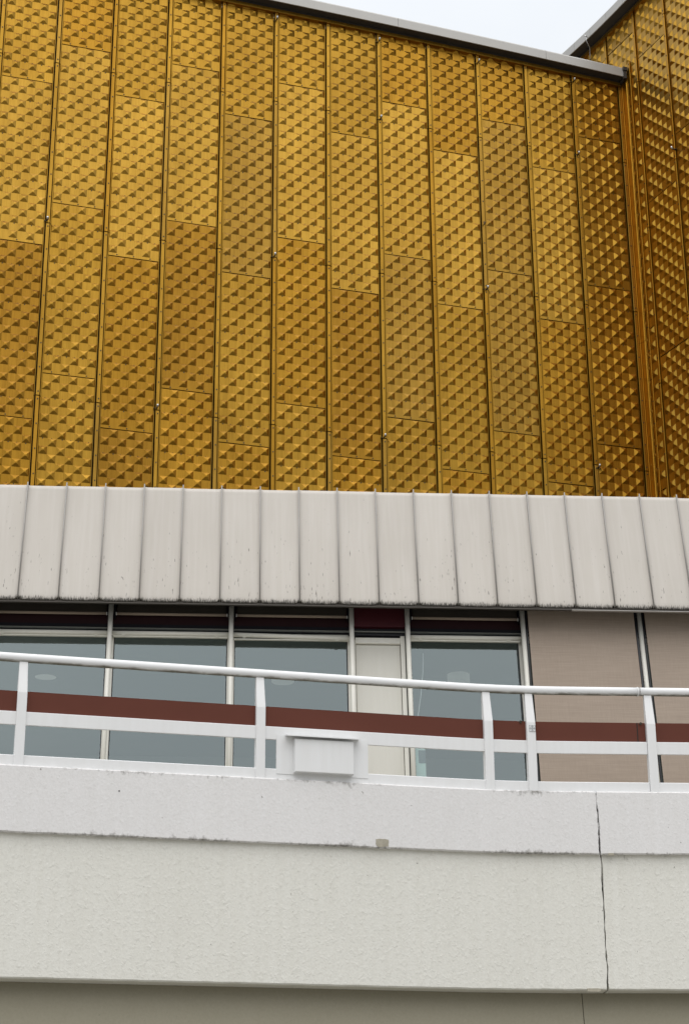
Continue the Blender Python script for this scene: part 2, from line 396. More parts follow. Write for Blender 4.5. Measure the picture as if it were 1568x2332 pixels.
# level of the panel joints (world z) for the two alternating column kinds, sinking slightly to the right
U0 = G.uv((0, 700))[0]
def batten_u(k): return UB0 + k * PITCH_U
UB0 = G.uv((119.2, 714.5))[0] if False else -4.635
def lev(k):                      # column k lies between batten k-1 and k ; k=1 is the first full column
    u = batten_u(k) - PITCH_U / 2
    base = 13.205 if k % 2 == 0 else 13.955
    return base + CAMZ - 0.0075 * (u + 0.2)
def roof_z(u): return CAMZ + 18.10 - 0.030 * u - 0.0018 * u * u
zbase = ZDECK
gw = thing('gold_facade', 'long gold wall of embossed metal panels under the straight grey roof edge', 'wall', G.moved(Vector((G.P.x, G.P.y, zbase))).m)
K0, K1 = -2, 11                  # columns
# tint of each sheet: column -> (top, middle, lower, bottom)
TMAP = {0: (1, 0, 3, 2), 1: (2, 0, 1, 1), 2: (1, 0, 2, 3), 3: (1, 0, 3, 2), 4: (1, 4, 1, 2), 5: (1, 0, 2, 1), 6: (1, 0, 3, 2), 7: (2, 0, 4, 1), 8: (2, 0, 1, 2), 9: (2, 4, 4, 1), 10: (1, 0, 2, 1), 11: (2, 1, 2, 2)}
TMAP = {k: dict(zip((2, 1, 0, -1), v)) for k, v in TMAP.items()}
for k in range(K0, K1 + 1):
    x = batten_u(k) - PITCH_U / 2
    z = lev(k)
    sl = -0.030 - 0.0036 * x
    tt = TMAP.get(k, {})
    j = 0
    for lvl, kk in ((z + PH, 2), (z, 1), (z - PH, 0), (z - 2 * PH, -1)):
        # panel whose bottom joint is at lvl
        if lvl + PH < roof_z(x) - 0.05: me = random.choice(PANELS)
        else: me = cut_panel(None, roof_z(x) - lvl, sl)
        if lvl < zbase - 0.2: 
            if lvl + PH < zbase + 0.3: continue
            me = cut_panel(zbase - lvl, None)
        put_panel(gw, me, x, lvl - zbase, tt.get(kk))
for k in range(K0 - 1, K1 + 1):
    u = batten_u(k)
    zj = (lev(k) + lev(k + 1)) / 2
    ztop = roof_z(u) - 0.02
    segs = [(zj + PH, ztop), (zj, zj + PH), (zj - PH, zj), (max(zbase, zj - 2 * PH), zj - PH)]
    for a, b_ in segs:
        me = BATTEN if abs(b_ - a - PH) < 1e-3 else batten_mesh(b_ - a)
        o = link('batten', me, gw, T(u, 0, a - zbase)); tint(o, random.choice([1, 1, 2, 4]))
ul, ur = batten_u(K0 - 1) - 0.05, 5.15
b = MB(); zt0, zt1 = roof_z(ul) - zbase, roof_z(ur) - zbase
b.face([(ul, 0.065, 0), (ur, 0.065, 0), (ur, 0.065, zt1), (ul, 0.065, zt0)])
b.face([(ul, 0.25, 0), (ur, 0.25, 0), (ur, 0.25, zt1), (ul, 0.25, zt0)])
for p, q in (((ul, 0), (ur, 0)), ((ur, 0), (ur, zt1)), ((ur, zt1), (ul, zt0)), ((ul, zt0), (ul, 0))):
    b.face([(p[0], .065, p[1]), (q[0], .065, q[1]), (q[0], .25, q[1]), (p[0], .25, p[1])])
b.build('backing_wall', M['dark'], gw)
# last strip beside the corner: narrow blank fill right of the last batten
b = MB(); b.box((batten_u(K1) + 0.052, -0.004, 0), (ur, 0.02, roof_z(4.95) - zbase - 0.02)); o = b.build('edge_strip', M['gold'], gw); tint(o, 2)
b = MB(); b.bbox((batten_u(K1) + 0.058, -0.03, 0), (batten_u(K1) + 0.10, 0.0, roof_z(4.95) - zbase - 0.02), .004); o = b.build('edge_strip', M['gold'], gw); tint(o, 2)

def sweep(name, frame_pts, prof, mats, parent, m=None, closed=True, mi=None):
    """frame_pts: list of (x,z) ; prof: list of (y,dz) closed loop; all local"""
    b = MB(); n = len(prof)
    for (xa, za), (xb, zb) in zip(frame_pts[:-1], frame_pts[1:]):
        for k in range(n if closed else n - 1):
            l = (k + 1) % n
            b.face([(xa, prof[k][0], za + prof[k][1]), (xb, prof[k][0], zb + prof[k][1]), (xb, prof[l][0], zb + prof[l][1]), (xa, prof[l][0], za + prof[l][1])], mi[k] if mi else 0)
    for (x, z), r in ((frame_pts[0], False), (frame_pts[-1], True)):
        b.face([(x, p[0], z + p[1]) for p in (reversed(prof) if r else prof)])
    return b.build(name, mats, parent, m)

# ---- grey roof edge over the long gold wall
def roof_edge(label, frame, zf, us, zoff, over, seams, face_h=0.185):
    t = thing('roof_edge', label, 'roof edge', frame.moved(Vector((frame.P.x, frame.P.y, zoff))).m)
    pts = [(u, zf(u) - zoff) for u in us]
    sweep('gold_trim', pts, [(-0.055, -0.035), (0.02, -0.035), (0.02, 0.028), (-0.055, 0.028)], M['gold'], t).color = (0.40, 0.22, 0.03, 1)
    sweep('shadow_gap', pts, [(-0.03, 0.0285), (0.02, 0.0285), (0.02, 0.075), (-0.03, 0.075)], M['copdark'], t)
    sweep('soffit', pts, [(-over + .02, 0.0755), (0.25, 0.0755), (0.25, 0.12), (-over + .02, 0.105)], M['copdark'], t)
    cuts = [us[0]] + seams + [us[-1]]
    for a, c in zip(cuts[:-1], cuts[1:]):
        aa, cc = a + 0.0025, c - 0.0025
        n = 4; pp = [(aa + (cc - aa) * i / n, zf(aa + (cc - aa) * i / n) - zoff) for i in range(n + 1)]
        sweep('coping', pp, [(-over, 0.060), (-over + .018, 0.060), (-over + .018, 0.1055), (0.25, 0.121), (0.25, 0.30), (-over + 0.05, 0.075 + face_h), (-over + 0.012, 0.055 + face_h), (-over, 0.03 + face_h)], M['coping'], t)
    return t
us = [ul + (4.99 - ul) * i / 16 for i in range(17)]
roof_edge('light grey metal roof edge running straight above the long gold wall', G, roof_z, us, zbase, 0.21, [-4.4, -1.75, 0.9, 3.55])
# ---- bracket where the roof edge dies into the wing
b = MB(); x = 5.0
b.box((x - .02, -0.23, 0.02), (x + 0.035, -0.17, 0.20)); b.box((x - .03, -0.25, 0.17), (x + 0.05, 0.0, 0.235)); b.box((x + .0, -0.2, 0.02), (x + .03, 0.0, 0.17))
o = b.build('end_bracket', M['copdark'], None, G.moved(Vector((G.P.x, G.P.y, roof_z(x)))).m)
tag(o, 'dark metal end bracket where the straight roof edge meets the corner', 'bracket')

# ------------------------------------------------------------------ wing wall
WZ = CAMZ
def wroof(u): return CAMZ + 19.155 + 0.012 * (u - 0.1) ** 2 * (1.0 if u > .1 else 2.2)
wg = thing('gold_facade', 'gold embossed panel wing wall turning towards the viewer beside the corner channel', 'wall', W.moved(Vector((W.P.x, W.P.y, zbase))).m)
WB = [-2.165, -1.29, -0.417, 0.458, 1.325, 2.2, 3.075]
wl = {0: 18.0, 1: 18.75 - PH, 2: 18.77, 3: 18.16, 4: 18.97, 5: 18.16}
for i in range(6):
    x = (WB[i] + WB[i + 1]) / 2; L = wl[i] + CAMZ
    while L > 6 + CAMZ: L -= PH
    while L < wroof(x):
        hidden = i < 2 and L + PH < 17.2 + CAMZ
        top_cut = L + PH > wroof(x) - 0.05; bot_cut = L < zbase
        if not hidden and not (bot_cut and L + PH < zbase + .3):
            kw = {}
            me = random.choice(PANELS)
            if top_cut or bot_cut:
                me = cut_panel(zbase - L if bot_cut else None, wroof(x) - L if top_cut else None, 0.024 * (x - .1) if x > .1 else 0.053 * (x - .1))
            put_panel(wg, me, x, L - zbase, random.choice([0, 0, 1]))
        L += PH
for i, u in enumerate(WB):
    zj = wl[min(i, 5)] + CAMZ - 0.45 - 2 * PH
    lo = 16.4 + CAMZ if i < 2 else (17.9 + CAMZ if i == 2 else zbase)
    ztop = wroof(u) - 0.02
    cutz = [lo] + [zj + k * PH for k in range(-2, 4) if lo + .1 < zj + k * PH < ztop - .1] + [ztop]
    for a, c in zip(cutz[:-1], cutz[1:]):
        me = BATTEN if abs(c - a - PH) < 1e-3 else batten_mesh(c - a)
        o = link('batten', me, wg, T(u, 0, a - zbase)); tint(o, random.choice([1, 2, 2]))
b = MB(); b.box((WB[0] - .05, .065, 9.0), (0.0, .25, wroof(0) - zbase)); b.box((0.0, .0652, 0), (WB[-1] + .05, .2498, wroof(0) - zbase)); b.build('backing_wall', M['dark'], wg)
# corner channel: grooved orange cover, strip with screws
zc = roof_z(5.0) - zbase
o = None
for x0, x1, y0, y1, z1, kk in ((-0.02, 0.045, -0.045, 0.02, zc, 1), (0.05, 0.150, -0.030, 0.02, zc + .05, 1), (0.156, 0.164, -0.040, 0.02, zc + .1, 0), (0.171, 0.179, -0.040, 0.02, zc + .1, 0), (0.185, 0.200, -0.034, 0.02, zc + .1, 2)):
    for a, c in ((0.0, 2.83), (2.833, 6.35), (6.353, z1)):
        b = MB(); b.bbox((x0, y0, a), (x1, y1, c), 0.003); o = b.build('corner_channel', M['gold'], wg); o.color = (0.46, 0.235, 0.022, 1) if kk == 1 else ((0.60, 0.32, 0.035, 1) if kk == 0 else (0.38, 0.19, .02, 1))
for a, c in ((0.0, 0.42), (0.42, 0.42 + PH), (0.42 + PH, .42 + 2 * PH), (.42 + 2 * PH, zc + .35)):
    o = link('batten', batten_mesh(c - a), wg, T(0.252, 0, a)); tint(o, 2)
us = [-2.2 + 5.2 * i / 20 for i in range(21)]
roof_edge('light grey roof edge climbing above the gold wing wall', W, wroof, us, zbase, 0.24, [-1.05, -0.53, -0.02, 0.5, 1.02, 1.54, 2.1])

# ------------------------------------------------------------------ steel pins on the battens
def pin(frame, px, label, group):
    u, v = frame.uv(px, 0.05)
    b = MB(); b.tube([(0, 0.03, -0.012), (0, -0.055, -0.012)], 0.012, 8, 1)
    b.box((-0.045, -0.002, -0.017), (0.045, 0.008, -0.007), 1)
    b.tube([(0, -0.050, -.012), (0, -0.057, -.006), (0, -0.072, 0.012), (0, -0.080, 0.022)], [0.013, 0.021, 0.021, 0.013], 10, 0)
    p = frame.P + frame.u * u + frame.v * v - frame.n * 0.025
    o = b.build('fixing_pin', [M['steel'], M['screw']], None, frame.moved(p).m)
    return tag(o, label, 'pin', group)
for px in ((108, 499), (625, 581), (358, 926), (875, 993), (1108, 656), (1362, 1062), (866, 268), (1315, 350)):
    pin(G, px, 'small steel fixing pin at a batten joint of the long gold wall', 'steel pins along the battens of the long gold wall')
for px in ((630, 43), (862, 92), (1088, 140), (1305, 183)):
    pin(G, px, 'small steel fixing pin at a batten top right under the straight roof edge', 'steel pins under the straight roof edge')
pin(W, (1533, 338), 'small steel fixing pin standing out from a batten of the gold wing wall', None)
b = MB(); b.tube([(0, .02, 0), (0, -0.05, 0.005), (-0.02, -0.06, -0.03), (-.03, -.065, -.06)], 0.009, 8)
u, v = G.uv((1103, 508), .04); tag(b.build('wire_hook', M['copdark'], None, G.moved(G.P + G.u * u + G.v * v - G.n * .02).m), 'small dark hook on a batten of the gold wall', 'hook')

# lightning wire
def W3(x, y, w=0.0): 
    px = ((1950 + x / 2.851) / 1.5944, (y / 2.851) / 1.5944); u, v = W.uv(px, w); return W.P + W.u * u + W.v * v - W.n * w
pts = [W3(498, 372, .255), W3(505, 425, .265), W3(540, 490, .12), W3(541, 560, .055), W3(541, 680, .05)]
b = MB(); b.tube(pts, 0.0075, 6); b.tube([pts[0] + Vector((-.03, 0, .012)), pts[0], pts[0] + Vector((.02, 0, -.01))], .012, 6)
tag(b.build('lightning_wire', M['steel']), 'thin pale lightning wire dropping from the wing roof edge', 'wire')

# ------------------------------------------------------------------ leaning grey cladding band
fb = [FA.uv((43, 1365.5))[0], FA.uv((1487, 1386.5))[0]]
seam_px = [z for z in (82, 265, 450, 633, 818, 1000, 1182, 1364, 1545)]
su = [FA.uv((x / 1.2544 / 1.5944, (1700 + (595 + i * 3) / 1.2544) / 1.5944))[0] for i, x in enumerate(seam_px)]
CP = (su[-1] - su[0]) / (len(su) - 1)
vb = sum(FA.uv(p)[1] for p in ((100, 1365.5), (800, 1377), (1480, 1386.5))) / 3
vt = sum(FA.uv(p)[1] for p in ((100, 1105.5), (800, 1119), (1450, 1134))) / 3
CL = vt - vb
band = thing('cladding_band', 'sloping band of grey white metal cladding panels below the gold wall', 'cladding', FA.m)
def clad_mesh():
    b = MB(); w = CP - 0.010; x0 = -w / 2; n = 10; m = 12
    def prof(t):     # slightly dished sheet turning up at the seams
        d = abs(t - .5) * 2
        return -0.004 - 0.011 * max(0, (d - 0.86) / 0.14) ** 1.6
    ts = [0, .02, .045, .09, .2, .35, .5, .65, .8, .91, .955, .98, 1]
    zs = [0, .012, .03, .06, .2, .4, .6, .8, .9, .97, 1]
    def pt(i, j):
        t = ts[i]; s = zs[j]; z = s * CL
        d = min(t, 1 - t) * w
        if d < 0.045: z = max(z, 0.034 * (1 - d / 0.045) ** 2)     # rounded lower corners
        y = prof(t)
        if s < .05: y += 0.012 * (1 - s / .05) ** 2
        return (x0 + t * w, y, z)
    for i in range(len(ts) - 1):
        for j in range(len(zs) - 1): b.face([pt(i, j), pt(i + 1, j), pt(i + 1, j + 1), pt(i, j + 1)], 0, True)
        p, q = pt(i, 0), pt(i + 1, 0); b.face([p, q, (q[0], .03, q[2] + .004), (p[0], .03, p[2] + .004)])
        p, q = pt(i, len(zs) - 1), pt(i + 1, len(zs) - 1); b.face([p, q, (q[0], .10, q[2] + .008), (p[0], .10, p[2] + .008)])
    return b.mesh('cladding_panel', M['clad'])
CLAD = clad_mesh()
NL, NRT = -5, 22
sm = MB()
sm.box((-0.0035, -0.034, 0.012), (0.0035, 0.01, CL + 0.02)); sm.tube([(0, -0.034, 0.012), (0, -0.034, CL + 0.022)], 0.0065, 8)
SEAM = sm.mesh('standing_seam', M['seam'])
for k in range(NL, NRT):
    x = su[0] + k * CP
    link('standing_seam', SEAM, band, T(x, random.uniform(-.002, .002), vb))
    link('cladding_panel', CLAD, band, T(x + CP / 2, 0, vb + random.uniform(-.002, .002)) @ Matrix.Rotation(R(random.uniform(-.25, .25)), 4, 'X'))
xa, xb = su[0] + NL * CP, su[0] + NRT * CP
b = MB(); b.box((xa, .012, vb - .018), (xb, .03, vb + .012)); b.box((xa, .03, vb - .01), (xb, .05, vb + CL - 0.02)); b.build('back_plate', M['copdark'], band)
b = MB(); b.box((su[0] + 13.9 * CP, .0, vb - .026), (xb, .028, vb - .0185)); b.build('drip_strip', M['seam'], band)
# roof deck behind the band
def world(fr, x, y, z): return fr.m @ Vector((x, y, z))
tL, tR = world(FA, xa, .06, vb + CL - .03), world(FA, xb, .06, vb + CL - .03)
hN = Vector((-FA.u.y, FA.u.x, 0))
b = MB(); q = [tL, tR, tR + hN * 22, tL + hN * 22]
for dz in (0, -.25): b.face([(p.x, p.y, ZDECK + dz) for p in q])
for i in range(4):
    p, r_ = q[i], q[(i + 1) % 4]; b.face([(p.x, p.y, ZDECK), (r_.x, r_.y, ZDECK), (r_.x, r_.y, ZDECK - .25), (p.x, p.y, ZDECK - .25)])
o = b.build('roof_deck', M['bitumen']); struct(o)

# ------------------------------------------------------------------ window wall
ww = thing('window_front', 'window front of white tubes and glass under the cladding band', 'window front', WN.m)
mull_px = [(-28, 1446), (250, 1450), (526, 1455), (801, 1460), (929, 1462), (1193, 1467), (1461, 1470), (1729, 1474)]
TW = 0.16                                    # tubes stand this far in front of the glass line
MU = [WN.uv(p, TW)[0] for p in mull_px]
MU = [MU[0] - (MU[2] - MU[1])] + MU + [MU[-1] + (MU[2] - MU[1])]
TT = 0.09
vT = WN.uv((385, 1443.0), TT)[1]             # transom axis
vG = WN.uv((385, 1450.5), 0.0)[1]            # head of the glass
vTop = vT + 0.62; vBot = vT - 2.45
for x in MU:
    b = MB(); b.tube([(x, -TW, vBot), (x, -TW, vTop)], 0.025, 14)
    for z in (vBot + .5, vBot + 1.5, vT, vTop - .3): b.box((x - .008, -TW + .02, z - .02), (x + .008, -.02, z + .02))
    b.build('mullion', M['cream'], ww)
def window(i, sag=0.0):
    a, c = MU[i], MU[i + 1]
    b = MB(); vh = vG + .03
    b.bbox((a + 0.001, -0.03, vBot), (a + 0.036, 0.03, vh), .004); b.bbox((c - 0.036, -0.03, vBot), (c - 0.001, 0.03, vh), .004)
    b.box((a + 0.036, -0.012, vG), (c - 0.036, 0.03, vh)); b.box((a + .036, -.02, vBot), (c - .036, .03, vBot + .06))
    w = b.build('window', M['cream'], ww)
    b = MB(); b.box((a + .0365, -.010, vBot + .06), (a + .044, .0, vG)); b.box((c - .046, -.014, vBot + .06), (c - .0365, .0, vG)); b.box((a + .044, -.010, vG - .012), (c - .046, 0, vG - .0005)); b.build('gasket', M['black'], w)
    b = MB(); b.face([(a + .034, 0.008, vBot + .05), (c - .034, 0.008, vBot + .05), (c - .034, 0.008, vG + .01), (a + .034, 0.008, vG + .01)]); b.build('pane', M['glass'], w)
    b = MB(); b.tube([(a + .015, -TT, vT), (c - .015, -TT, vT - sag)], 0.024, 14)
    b.box((a + .03, -TT + .005, vT - .036 - sag * .5), (c - .03, -TT + .03, vT - .012 - sag))
    for xx in (a + .12, c - .16): b.box((xx, -TT - .01, vT - .030 - sag * (xx - a) / (c - a)), (xx + .03, -TT + .01, vT - .018 - sag * (xx - a) / (c - a)))
    b.build('transom', M['cream'], w)
    if sag:
        b = MB(); b.face([(a + .03, -TT + .02, vT + .012), (c - .03, -TT + .02, vT - .012), (c - .03, -.05, vT + .035), (a + .03, -.05, vT + .035)]); b.build('tilted_flap', M['cream'], w)
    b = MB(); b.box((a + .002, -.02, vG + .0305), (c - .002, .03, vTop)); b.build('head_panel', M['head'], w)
    b = MB(); b.box((a + .002, -.05, vG + .031), (c - .002, -.0205, vG + .115)); b.build('head_track', M['black'], w)
    return w
NW = len(MU) - 1
for i in range(NW):
    if i == 4: continue
    window(i, 0.028 if i == 3 else 0.0)
# solid cream panel between two posts (MU[4]..MU[5])
a, c = MU[4], MU[5]
b = MB(); b.bbox((a + .045, -.045, vBot), (c - .075, .0, vT - .075), .003); d = b.build('door', M['doorp'], ww)
b = MB(); b.bbox((a + .005, -.06, vBot), (a + .040, .0, vT - .02), .003); b.bbox((c - .070, -.075, vBot), (c - .026, .0, vT + .02), .004); b.bbox((a + .0405, -.07, vT - .068), (c - .0705, .0, vT + .0), .004); b.build('frame', M['cream'], d)
b = MB(); b.box((a + .027, -.13, vT + .095), (c - .027, .03, vTop)); b.build('head_panel', M['maroon'], d)
b = MB(); b.box((a + .027, -.08, vT + .0205), (c - .027, .03, vT + .0945)); b.build('head_track', M['black'], d)
b = MB(); b.box((a + .0405, -.03, vBot), (a + .0448, .0, vT - .07)); b.box((c - .0748, -.03, vBot), (c - .0705, .0, vT - .07)); b.build('gasket', M['black'], d)

# ---- sun blinds: each a thing of its own, rolled up or let down in front of a window
def blind(i, down, label, group=None):
    a, c = MU[i], MU[i + 1]
    t = thing('sun_blind', label, 'blind', WN.m, group)
    xl, xr = a + .050, c - .040
    BW = 0.19 if down else 0.115
    vq = WN.uv((130, 1395), BW)[1]
    if down:
        xl, xr = a + .052, c - .062
        b = MB(); n = 14
        for k in range(n):
            z0 = vBot + .1 + (vTop - vBot - .1) * k / n; z1 = vBot + .1 + (vTop - vBot - .1) * (k + 1) / n
            w = lambda z: -BW + .006 * math.sin(z * 2.1 + i)
            for m_ in range(6):
                p0 = xl + (xr - xl) * m_ / 6; p1 = xl + (xr - xl) * (m_ + 1) / 6
                ww_ = lambda x, z: w(z) + .004 * math.sin(x * 7 + z)
                b.face([(p0, ww_(p0, z0), z0), (p1, ww_(p1, z0), z0), (p1, ww_(p1, z1), z1), (p0, ww_(p0, z1), z1)], 0, True)
        b.build('fabric', M['fabric'], t)
        b = MB(); b.tube([(xl - .004, -BW, vBot + .1), (xr + .004, -BW, vBot + .1)], .016, 10); b.build('bottom_bar', M['fabric'], t)
        b = MB(); b.box((xr + .010, -BW + .02, vBot), (xr + .028, -.06, vTop)); b.box((xl - .022, -BW + .02, vBot), (xl - .010, -.06, vTop)); b.build('guide', M['black'], t)
    else:
        b = MB(); b.face([(xl + .01, -BW, vq), (xr - .01, -BW, vq), (xr - .01, -BW + .005, vTop), (xl + .01, -BW + .005, vTop)]); b.build('shaded_fabric', M['copdark'], t)  # blind fabric above the bar; its shade is put into a dark colour
        b = MB(); b.tube([(xl + .008, -BW, vq), (xr - .008, -BW, vq)], .0155, 10); b.build('bottom_bar', M['fabric'], t)
        for x0 in (xl - .003, xr - .008):
            b = MB(); b.tube([(x0, -BW, vq), (x0 + .011, -BW, vq)], .0175, 10); b.build('end_cap', M['white'], t)
        b = MB(); b.box((xl - .018, -TW + .01, vq - .04), (xl - .006, -.05, vTop)); b.box((xr + .004, -TW + .01, vq - .03), (xr + .013, -.05, vTop)); b.build('guide', M['black'], t)
gr = 'beige sun blinds on the window front'
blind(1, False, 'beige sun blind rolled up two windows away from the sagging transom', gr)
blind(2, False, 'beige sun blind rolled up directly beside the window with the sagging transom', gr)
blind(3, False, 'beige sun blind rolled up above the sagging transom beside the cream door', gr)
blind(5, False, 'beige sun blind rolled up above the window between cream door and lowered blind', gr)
blind(6, True, 'beige fabric sun blind let fully down next to the glazed window', gr)
blind(7, True, 'beige fabric sun blind let fully down behind the second railing, away from the glass', gr)

# ---- rooms behind the glass
zc_ = world(WN, 0, 0, vG + 0.06).z; zf_ = world(WN, 0, 0, vBot).z + .05
p0 = world(WN, MU[0], .05, vBot); p1 = world(WN, MU[-1], .05, vBot)
def hface(z, d0, d1): return [(p.x, p.y, z) for p in (p0 + hN * d0, p1 + hN * d0, p1 + hN * d1, p0 + hN * d1)]
b = MB(); b.face(hface(zc_, .26, 6)); struct(b.build('interior_ceiling', M['interior']))
b = MB(); b.face(hface(zf_, 0, 6)); struct(b.build('interior_floor', M['interior']))
b = MB(); q = hface(0, 6, 6); b.face([(q[0][0], q[0][1], zf_), (q[1][0], q[1][1], zf_), (q[1][0], q[1][1], zc_), (q[0][0], q[0][1], zc_)])
struct(b.build('interior_wall', M['interior']))
for px, lb in (((105, 1531), 'round drum ceiling lamp behind the pane farthest from the cream door'), ((644, 1543), 'round drum ceiling lamp behind the pane under the sagging transom'), ((1043, 1545), 'round drum ceiling lamp behind the pane with the white pull cord')):
    c = at_depth(px, 19.4)
    t = thing('ceiling_lamp', lb, 'lamp', T(c.x, c.y, c.z), 'drum ceiling lamps behind the windows')
    b = MB(); b.tube([(0, 0, -.05), (0, 0, .06)], .125, 24, caps=False); b.build('shade', M['lampw'], t)
    b = MB(); b.tube([(0, 0, -.055), (0, 0, -.049)], .12, 24); b.build('diffuser', M['lampw'], t)
    b = MB(); b.tube([(0, 0, -.05), (0, 0, zc_ - c.z)], .012, 8); b.build('rod', M['steel'], t)
# pull cord and notice behind the single window
def WNp(x, y, w): u, v = WN.uv((x, y), w); return world(WN, u, -w, v)
tag(MB().tube([WNp(963, 1488, -.06), WNp(962, 1530, -.06), WNp(958, 1580, -.06), WNp(950, 1640, -.06), WNp(944, 1740, -.06)], .004, 6).build('pull_cord', M['white']), 'thin white pull cord hanging behind the window next to the door', 'cord')
u0, v1 = WN.uv((943, 1703), -.03); u1, v0 = WN.uv((971, 1790), -.03)
t = thing('notice', 'pale green notice standing behind the glass beside the cream door', 'notice', WN.m)
b = MB(); b.box((u0, .028, v0), (u1, .036, v1)); b.build('board', M['paper'], t)
ua, va = WN.uv((952, 1708), -.02); ub, vb_ = WN.uv((969, 1737), -.02)
b = MB(); b.box((ua, .024, vb_), (ub, .0275, va)); b.build('print', M['greyp'], t)

# ------------------------------------------------------------------ balcony: plan line of its edge
zE = at_depth((592, 1772), 15.4).z
def onz(px, z):
    d = ray(*px); return CAM + d * ((z - CAM.z) / d.z)
A0 = onz((592, 1772), zE); dirL = Vector((math.cos(R(15.3)), math.sin(R(15.3)), 0)); dirR = Vector((math.cos(R(4.1)), math.sin(R(4.1)), 0))
bend = hit((1162, 1802), A0, Vector((-dirL.y, dirL.x, 0))); bend.z = zE
def plan(px_x, y=1790):
    """point of the edge line under picture column px_x"""
    d = ray(px_x, y); n = Vector((-dirL.y, dirL.x, 0)); t = (A0 - CAM).dot(n) / d.dot(n); p = CAM + d * t
    if (p - bend).dot(dirL) > 0:
        n = Vector((-dirR.y, dirR.x, 0)); t = (bend - CAM).dot(n) / d.dot(n); p = CAM + d * t
    p.z = 0; return p
b0 = Vector((bend.x, bend.y, 0))
def S(p):          # arc length along the edge, 0 at the bend
    q = Vector((p.x, p.y, 0)) - b0; s = q.dot(dirL); return s if s < 0 else q.dot(dirR)
RB = 0.55          # length over which the bend is rounded, to each side
def E(s):
    """point and inward normal on the rounded edge line"""
    yL, yR = R(15.3), R(4.1)
    t = min(1, max(0, (s + RB) / (2 * RB)))
    if s <= -RB: p = b0 + dirL * s
    elif s >= RB: p = b0 + dirR * s
    else:
        a = b0 - dirL * RB; c = b0 + dirR * RB
        p = a * (1 - t) ** 2 + b0 * 2 * t * (1 - t) + c * t * t
    yaw = yL + (yR - yL) * t
    return p, Vector((-math.sin(yaw), math.cos(yaw), 0))
sL, sR = S(plan(-420)), S(plan(1980))
sJ = S(plan(1356, 1810))

def zpx(px, off=0.0):
    """height at which picture point px lies on the vertical surface `off` metres in front of the edge line"""
    s = S(plan(px[0], px[1])); p, n = E(s); return hit(px, p - n * off, n).z
def edge_solid(name, mat, s0, s1, prof, parent=None, rows=(), step=0.06, jit=None, j0=0, j1=0, mats=None):
    """prof: [(off, z)] closed outline, off = metres in front of the edge line. dirt attr per outline point. jit: irregular end edges"""
    n = max(1, int((s1 - s0) / step)); b = MB(); L = len(prof); verts = []; faces = []; dirt = []
    ss = [s0 + (s1 - s0) * i / n for i in range(n + 1)]
    for i, s in enumerate(ss):
        for k, pr in enumerate(prof):
            off, z, dz, dj = (list(pr) + [0, 0])[:4]
            sj = s
            if i == 0 and j0: sj += j0 * noise.noise(Vector((z * 3.1, 0.3, 5))) + j0 * .6 * noise.noise(Vector((z * 17, 7.3, 5)))
            if i == n and j1: sj += j1 * noise.noise(Vector((z * 3.1, 0.3, 5))) + j1 * .6 * noise.noise(Vector((z * 17, 2.3, 5)))
            p, nn = E(sj)
            zz = z + dj * (noise.noise(Vector((sj * 7, z, 1))) + .6 * noise.noise(Vector((sj * 23, z, 4))))
            q = p - nn * off; verts.append((q.x, q.y, zz)); dirt.append(dz)
    for i in range(n):
        for k in range(L):
            l = (k + 1) % L
            faces.append((i * L + k, (i + 1) * L + k, (i + 1) * L + l, i * L + l))
    faces.append(tuple(range(L))); faces.append(tuple(n * L + k for k in reversed(range(L))))
    me = bpy.data.meshes.new(name); me.from_pydata(verts, [], faces)
    at = me.attributes.new('dirt', 'FLOAT', 'POINT'); at.data.foreach_set('value', dirt)
    me.materials.append(mat)
    bm = bmesh.new(); bm.from_mesh(me); bmesh.ops.recalc_face_normals(bm, faces=bm.faces); bm.to_mesh(me); bm.free()
    return link(name, me, parent)
def rowz(z0, z1, step=0.03):
    n = max(1, int(abs(z1 - z0) / step)); return [z0 + (z1 - z0) * i / n for i in range(n + 1)]

LOFF, WOFF = 0.035, -0.015
zTop = zE
zLb = zpx((592, 1917), LOFF)          # underside of the ledge
zWb = zpx((592, 2239), WOFF)          # underside of the lower wall
def ledge_prof():
    pr = [(-0.14, zTop - .002, .25), (LOFF - .012, zTop, .42, .004)]
    for z in rowz(zTop - .010, zLb + .004):
        t = (zTop - z) / (zTop - zLb)
        pr.append((LOFF, z, max(0, .42 - (zTop - z) * 5) + (.40 if z < zLb + .012 else max(0, .32 - (z - zLb) * 3.2)), .004 if z < zLb + .02 else 0))
    pr += [(LOFF - .012, zLb - .006, .5, .004), (WOFF - .02, zLb - .004, .3), (-0.14, zLb - .004)]
    return pr
def wall_prof():
    pr = [(-0.20, zLb - .004)]
    for z in rowz(zLb - .0042, zWb + .006):
        pr.append((WOFF, z, max(0, .20 - (zLb - z) * 1.1), .003 if z < zWb + .02 else 0))
    pr += [(WOFF - .012, zWb - .006, .1, .004), (WOFF - .215, zWb - .012, .1), (-0.30, zWb + .02)]
    return pr
for (s0, s1, jj, lab) in ((sL, sJ - .004, (0, .032), 'long white concrete balcony parapet that bends before the cracked joint'), (sJ + .006, sR, (.028, 0), 'short white concrete balcony parapet beyond the cracked joint')):
    p, nn = E((s0 + s1) / 2)
    t = thing('balcony_parapet', lab, 'parapet')
    edge_solid('ledge', M['ledge'], s0, s1, ledge_prof(), t, j0=jj[0], j1=jj[1])
    edge_solid('lower_wall', M['wall'], s0 + (.012 if jj[0] else 0), s1 + (.011 if jj[1] else 0), wall_prof(), t, j0=jj[0] * .6, j1=jj[1] * .55)
b_ = edge_solid('joint_filler', M['dark'], sJ - .06, sJ + .07, [(-.06, zTop - .02), (-.06, zWb + .03), (-.13, zWb + .03), (-.13, zTop - .02)])
tag(b_, 'dark open joint between the two balcony parapets', 'joint')
